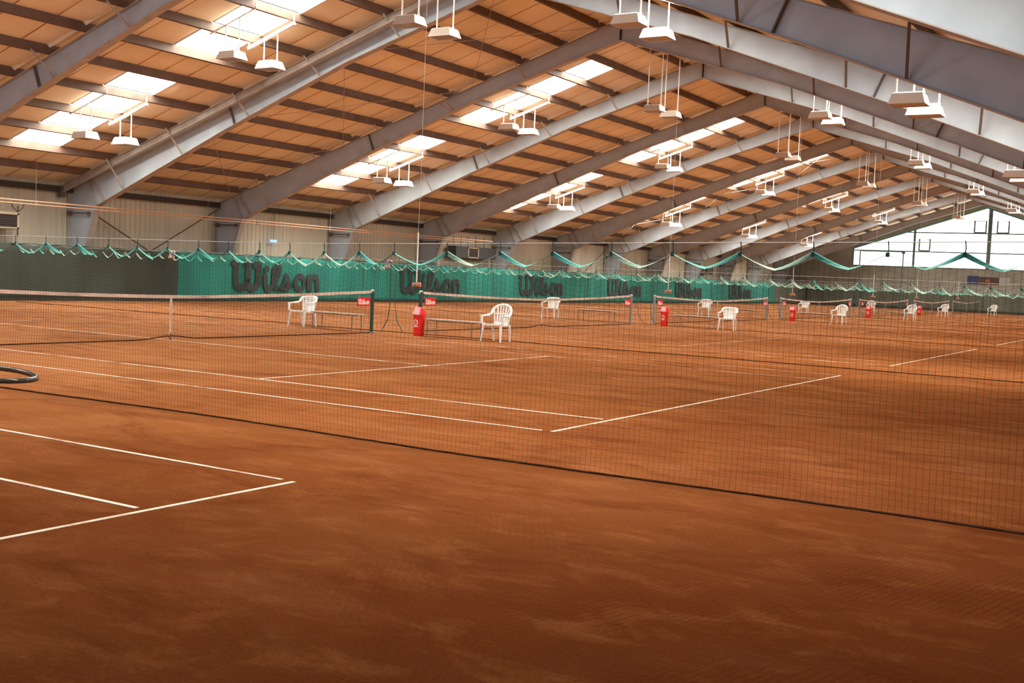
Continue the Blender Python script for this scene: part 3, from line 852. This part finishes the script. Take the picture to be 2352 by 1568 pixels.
# ------------------------------------------------------------------ furniture beside the nets
def chair(loc, label, rz, src=None, slats=True, low=0):
    if src: return dup(src, loc, label, rz)
    t = thing('plastic_chair', label, 'chair', loc, rz, 'white plastic garden chairs')
    # local: faces -y, width along x
    H = .88 - low; ex = 1.0 if not low else .42; ys_ = .0 if not low else .05
    seat = MB()
    def sf(u, v):
        x = (u - .5) * (.46 - .04 * v); y = -.23 + .44 * v
        return (x, y, .42 - .015 * math.sin(math.pi * u) * math.sin(math.pi * v) - .02 * v)
    seat.grid(sf, 8, 8)
    seat.build('seat', M_white, t, smooth=True, solid=.012)
    ap = MB()
    ap.beam((-.22, -.23, .405), (.22, -.23, .405), .02, .045); ap.beam((-.225, -.23, .40), (-.20, .21, .38), .02, .04); ap.beam((.225, -.23, .40), (.20, .21, .38), .02, .04)
    ap.build('seat_rim', M_white, t, bevel=.005)
    # arch of the back flowing into the arms
    arch = MB()
    pts = [(-.29, -.24, .60), (-.295, -.05, .62), (-.285, .12, .64)]
    n = 14
    for q in range(n + 1):
        a = math.pi * (1 - q / n)
        x = .27 * math.cos(a); zz = .66 + (H - .66) * max(0, math.sin(a)) ** (.8 * ex)
        y = .17 + .14 * math.sin(a)
        pts.append((x, y, zz))
    pts += [(.285, .12, .64), (.295, -.05, .62), (.29, -.24, .60)]
    rad = [.021] * 3 + [.030 if not low else .036] * (n + 1) + [.021] * 3
    arch.tube(pts, rad, 8)
    arch.build('back_arch', M_white, t, smooth=True)
    bs = MB(); ns = 7 if not low else 8
    for q in range(ns):
        u = (q - (ns - 1) / 2) / ((ns - 1) / 2)
        xt = .235 * u; a = math.acos(max(-1, min(1, xt / .27)))
        zt_ = .66 + (H - .66) * math.sin(a) ** (.8 * ex)
        bs.beam((.18 * u, .20, .40), (xt, .17 + .14 * math.sin(a) * .98, zt_), .044 if not low else .054, .010, up=(0, 1, 0) if True else None)
    bs.beam((-.20, .205, .43), (.20, .205, .43), .012, .06)
    bs.beam((-.24, .25, .66), (.24, .25, .66), .012, .03)
    bs.build('backrest_slats', M_white, t)
    for s in (-1, 1):
        q = MB(); q.hexa([(s * .29 - .018, -.26, .42), (s * .29 + .018, -.26, .42), (s * .29 + .018, -.21, .42), (s * .29 - .018, -.21, .42),
                          (s * .29 - .018, -.27, .61), (s * .29 + .018, -.27, .61), (s * .29 + .018, -.20, .61), (s * .29 - .018, -.20, .61)])
        q.beam((s * .22, -.235, .41), (s * .29, -.235, .43), .04, .03)
        q.box(s * .29 - .03, s * .29 + .03, -.27, .10, .605, .625); q.build('armrest', M_white, t, bevel=.006)
        for yy, ye, nm in ((-.22, -.27, 'f'), (.17, .25, 'b')):
            q = MB(); xt, xe = s * .235, s * (.27 if nm == 'f' else .225)
            w0, w1 = .028, .017
            q.hexa([(xe - w1, ye - w1, 0), (xe + w1, ye - w1, 0), (xe + w1, ye + w1, 0), (xe - w1, ye + w1, 0), (xt - w0, yy - w0, .41), (xt + w0, yy - w0, .41), (xt + w0, yy + w0, .41), (xt - w0, yy + w0, .41)])
            q.build('leg', M_white, t, bevel=.004)
    return t
def bench(loc, label, src=None, rz=0):
    if src: return dup(src, loc, label, rz)
    t = thing('bench', label, 'bench', loc, rz, 'low benches beside the nets')
    q = MB(); q.box(-.80, .80, -.14, .14, .408, .442); q.build('seat_plank', M_wood, t, bevel=.006)
    for x in (-.68, .62):
        q = MB(); q.tube([(x - .05, -.13, 0), (x - .05, -.13, .36), (x - .04, -.12, .40), (x, -.06, .405), (x, .06, .405), (x + .04, .12, .40), (x + .05, .13, .36), (x + .05, .13, 0)], .012, 8)
        q.build('leg_frame', M_tube, t)
    q = MB(); q.tube([(-.68, 0, .395), (.62, 0, .395)], .012, 6); q.build('rail', M_tube, t)
    return t
def bin_(loc, label, src=None, rz=0):
    if src: return dup(src, loc, label, rz)
    t = thing('litter_bin', label, 'litter bin', loc, rz, 'red litter bins')
    n = 28; b = MB()
    b.lathe([(.125, 0), (.130, .03), (.145, .48), (.148, .50)], n); b.build('body', M_red, t, smooth=False)
    lid = MB(); lid.lathe([(.158, .485), (.158, .515)], n)
    # hipped lid: two sloping faces to the front and back, rounded sides
    prof = []
    k = len(lid.v)
    for z, dy, dx in ((.515, .155, .155), (.58, .135, .15), (.67, .075, .135), (.70, .045, .12), (.705, .01, .10)):
        for j in range(n):
            a = 2 * math.pi * j / n; lid.v.append((dx * math.copysign(abs(math.cos(a)) ** .8, math.cos(a)), dy * math.copysign(abs(math.sin(a)) ** .6, math.sin(a)), z))
    for i in range(4):
        for j in range(n):
            j2 = (j + 1) % n; lid.f.append((k + i * n + j, k + i * n + j2, k + (i + 1) * n + j2, k + (i + 1) * n + j)); lid.mi.append(0)
    lid.f.append(tuple(k + 4 * n + j for j in range(n))); lid.mi.append(0)
    lid.build('lid', M_red, t)
    fl = MB(); fl.hexa([(-.10, -.160, .53), (.10, -.160, .53), (.10, -.140, .53), (-.10, -.140, .53), (-.085, -.086, .672), (.085, -.086, .672), (.085, -.06, .672), (-.085, -.06, .672)])
    fl.build('swing_flap', M_redflap, t, bevel=.004)
    em = MB()
    def T(u, v):
        r = .130 + (.018 * (v / .5)) + .0025; a = -math.pi / 2 + u / r
        return (r * math.cos(a), r * math.sin(a), v)
    m_ = 20
    stroke(em, [(-.0 + .060 * math.cos(q * 2 * math.pi / m_), .335 + .062 * math.sin(q * 2 * math.pi / m_)) for q in range(m_ + 1)], .024, T)
    stroke(em, [(-.02, .315), (.018, .355)], .014, T)
    stroke(em, [(-.06, .245), (-.035, .225), (-.015, .25), (.005, .225), (.025, .25), (.05, .23), (.068, .25)], .018, T)
    em.build('white_emblem', M_wlet, t)
    return t
cs = cl = bs_ = bns = None
where = ['nearest', 'second', 'third', 'fourth', 'fifth', 'sixth']
for k in range(6):
    y = 6.85 + PER * k
    # right of the net line
    lab = 'white slatted plastic chair %s, right side' % ['next to the nearest bench', 'beside the second bench row', 'beside the third bench row', 'beside the fourth bench row', 'alone far away left of the end-wall banner', 'alone farthest away below the end-wall banner'][k]
    c = chair(({4: 2.3, 1: 3.45}.get(k, 3.27), y + .22, 0), lab, [.02, .12, -.18, -.12, -.25, -.3][k], cl if k == 1 else cs, low=.10 if k == 1 else 0)
    if cs is None: cs = c
    if k == 1: cl = c
    if k < 4:
        c = bench((2.12 + (.15 if k == 1 else 0), y + .13, 0), 'low brown bench right of the %s red bin, before the chair' % where[k], bs_)
        if bs_ is None: bs_ = c
    if k < 5:
        c = bin_(([1.13, 1.13, 1.12, .95, .75][k], y + .02, 0), '%s red litter bin%s' % (['nearest', 'second', 'third', 'fourth', 'fifth and farthest'][k], ' with the white emblem, under the hanging broom' if k == 0 else ' in the row along the hall'), bns, math.radians(-2))
        if bns is None: bns = c
    # left of the net line
    if k < 5:
        c = chair(([-2.72, -3.6, -3.3, -2.9, -2.6][k], y + .1, 0), 'white plastic chair left of the net line, %s court divider' % ['before the second', 'before the third', 'before the fourth', 'before the fifth', 'before the sixth'][k], [.0, .1, .1, .0, .1][k], cl if k < 4 else cs, low=.10)
        if cl is None: cl = c
    if k < 3:
        bench((-1.3 if k == 0 else -1.55, y - .18 if k == 0 else y - .05, 0), 'low brown bench left of the net line, %s' % ['beside the dark green post', 'behind the second net', 'behind the third net'][k], bs_)

# hanging brooms
br0 = None
BX = [.72, 1.05, .93, 1.05, .42, .55]
for k in range(6):
    lab = 'orange-headed line broom on a pale hanging pole, %s' % ['above the nearest red bin', 'above the third tennis net', 'above the fourth tennis net', 'fourth from the left', 'fifth from the left', 'farthest away'][k]
    loc = (BX[k], 7.25 + PER * k, 1.25)
    if br0 is None:
        t = thing('line_broom', lab, 'broom', loc, 0, 'line brooms hanging between the courts')
        q = MB(); q.tube([(0, 0, .02), (0, 0, 1.30)], .017, 8); q.build('pole', M_pole, t)
        q = MB(); q.hexa([(-.13, -.03, .0), (.13, -.03, .02), (.13, .03, .02), (-.13, .03, .0), (-.11, -.02, .05), (.11, -.02, .065), (.11, .02, .065), (-.11, .02, .05)]); q.build('broom_head', M_wood, t)
        q = MB(); r2 = random.Random(4)
        for z in range(60):
            x = r2.uniform(-.13, .13); yy = r2.uniform(-.03, .03); q.tube([(x, yy, .015), (x * 1.1, yy * 1.3, -.035 - r2.random() * .02)], .005, 4)
        q.build('bristles', M_orange, t)
        q = MB(); q.tube([(0, 0, 1.28), (.01, 0, 3.0), (-.02, 0, zr(.4) - 1.25)], .006, 4); q.build('hanging_cord', M_cable, t)
        br0 = t
    else: dup(br0, loc, lab)

# ------------------------------------------------------------------ left wall equipment
t = thing('heating_pipes', 'two salmon-coloured heating tubes running side by side along the left wall', 'heating pipes', (-17.0, 0, 3.3))
for z, r_, ye in ((.08, .024, 38.5), (-.03, .020, 36.6)):
    q = MB(); q.tube([(0, -6, z), (0, ye, z + .04)], r_, 10); q.build('tube', M_copper, t)
for y in [0, 5.3, 9.1, 12.4, 17, 19.8, 24.5, 27.2, 32, 36]:
    q = MB(); q.tube([(0, y, .14), (0, y, zo(17) - 3.3 + .2)], .005, 4); q.box(-.03, .03, y - .015, y + .015, -.06, .13); q.build('hanger', M_edge, t)
def heater(ya, yb, za, zb, label, case, gy=None):
    t = thing('wall_heater', label, 'heater', (-18.55, ya, za))
    W, Hh = yb - ya, zb - za
    q = MB(); q.box(-.35, .30, 0, W, 0, Hh); q.build('case', case, t, bevel=.012)
    g0, g1 = gy or (.08, W - .1)
    q = MB(); q.box(.30, .335, g0 - .07, g1 + .07, .02, .07); q.box(.30, .335, g0 - .07, g1 + .07, Hh - .09, Hh - .04)
    q.box(.30, .335, g0 - .07, g0, .02, Hh - .04); q.box(.30, .335, g1, g1 + .07, .02, Hh - .04); q.build('grille_frame', M_heater, t)
    n = 6
    for j in range(n):
        z = .09 + (Hh - .20) * j / (n - 1)
        q = MB(); q.beam((.315, g0, z), (.315, g1, z), .05, .03, up=(.6, 0, 1)); q.build('louvre_slat', M_grille, t)
    q = MB(); q.box(.298, .304, g0, g1, .07, Hh - .09); q.build('dark_backing', M_heatdark, t)
    return t
h1 = heater(8.0, 9.35, 2.42, 3.02, 'cream louvred wall heater at the left edge of the photo', M_heater)
q = MB(); q.tube([(.0, 1.50, -.25), (.0, 1.50, .85)], .028, 8); q.tube([(.0, 1.50, .62), (.0, 1.30, .78), (0, 1.22, .95)], .02, 6); q.tube([(0, 1.50, .62), (0, 1.68, .78), (0, 1.74, .92)], .02, 6); q.build('flue_pipe', M_darkst, h1)
h2 = heater(36.7, 40.9, 2.42, 3.08, 'long dark wall heater with a square grille, above the second lettered curtain', M_heatdark, (1.25, 2.2))
for y in (.15, .9, 1.6, 2.4, 3.3):
    q = MB(); q.tube([(0, y, .6), (0, y, 1.25)], .02, 6); q.build('hanger', M_darkst, h2)
heater(72.6, 75.6, 2.35, 2.98, 'small dark wall heater far down the left wall', M_heatdark, (1.0, 1.8))
# brown box below the near heater
q = MB(); q.box(-18.95, -18.6, 7.4, 8.65, 1.2, 2.32); q.box(-18.62, -18.58, 7.45, 8.6, 1.25, 2.27)
tag(q.build('wall_cabinet', M_ban_brown, bevel=.01), 'brown wall cabinet below the heater at the left edge', 'cabinet')
t = thing('emergency_light', 'small blue lit sign box hanging on the left wall', 'emergency light', (-18.88, 22.8, 2.65), 0)
q = MB(); q.box(-.04, .04, -.2, .2, -.06, .06); q.build('housing', M_blue, t, bevel=.008)
q = MB(); q.tube([(0, 0, .06), (0, 0, 1.3)], .012, 5); q.build('hanger_wire', M_darkst, t)
t = thing('emergency_light', 'small pale lit sign box on the left wall behind the second hanging broom', 'emergency light', (-18.88, 62.5, 2.65), 0)
q = MB(); q.box(-.04, .04, -.2, .2, -.06, .06); q.build('housing', M_blue, t, bevel=.008)
q = MB(); q.tube([(0, 0, .06), (0, 0, 1.3)], .012, 5); q.build('hanger_wire', M_darkst, t)
q = MB(); q.tube([(-18.95, 8.85, 3.02), (-18.95, 8.85, 4.2)], .018, 6); tag(q.build('conduit', M_darkst), 'dark vertical conduit above the heater at the left edge', 'pipe')

# ------------------------------------------------------------------ end wall banner and tall posts
t = thing('banner', 'long banner with blue, brown and pale panels on the far end wall', 'banner', (.45, Y1 - .012, 2.98), 0)
for (xa, xb, za, zb, M, nm) in ((-1.8, -.85, -.38, .40, M_ban_blue, 'blue_panel'), (-.83, .95, -.36, .34, M_ban_brown, 'brown_panel'), (.97, 1.9, -.40, .34, M_ban_pale, 'pale_panel')):
    q = MB(); q.box(xa, xb, -.02, .0, za, zb); q.build(nm, M, t)
q = MB(); q.box(.0, .45, -.03, -.02, -.34, -.2); q.box(-.2, .2, -.03, -.02, -.1, .1); q.build('orange_mark', M_ban_or, t)
t = thing('goal_frame', 'tall thin dark posts with a bar standing before the left part of the end window', 'posts', (-9.0, Y1 - 1.2, 0), 0)
for x in (-2.05, 2.0):
    q = MB(); q.box(x - .05, x + .05, -.05, .05, 0, 5.45); q.build('post', M_mull, t)
q = MB(); q.box(-2.05, 2.0, -.025, .025, 5.35, 5.42); q.box(1.85, 2.15, -.06, .06, 5.2, 5.5); q.build('crossbar', M_mull, t)

# ------------------------------------------------------------------ hose on the clay, left edge
pts = [(2.6, -6.35), (3.3, -6.25), (3.9, -6.2), (4.4, -6.3), (4.75, -6.45), (5.0, -6.62), (5.12, -6.80), (5.14, -6.98), (5.05, -7.12), (4.85, -7.2), (4.4, -7.22), (3.6, -7.15), (2.6, -7.1)]
# smooth
def cat(P, n=6):
    out = []
    for i in range(len(P) - 1):
        p0 = P[max(i - 1, 0)]; p1 = P[i]; p2 = P[i + 1]; p3 = P[min(i + 2, len(P) - 1)]
        for j in range(n):
            u = j / n
            out.append(tuple(.5 * ((2 * p1[k]) + (-p0[k] + p2[k]) * u + (2 * p0[k] - 5 * p1[k] + 4 * p2[k] - p3[k]) * u * u + (-p0[k] + 3 * p1[k] - 3 * p2[k] + p3[k]) * u ** 3) for k in range(2)))
    out.append(P[-1]); return out
q = MB(); q.tube([(x, y, .032) for x, y in cat(pts)], .03, 12)
tag(q.build('rubber_hose', M_hose, smooth=True), 'black rubber hose bent in a loop on the clay at the left edge', 'hose')
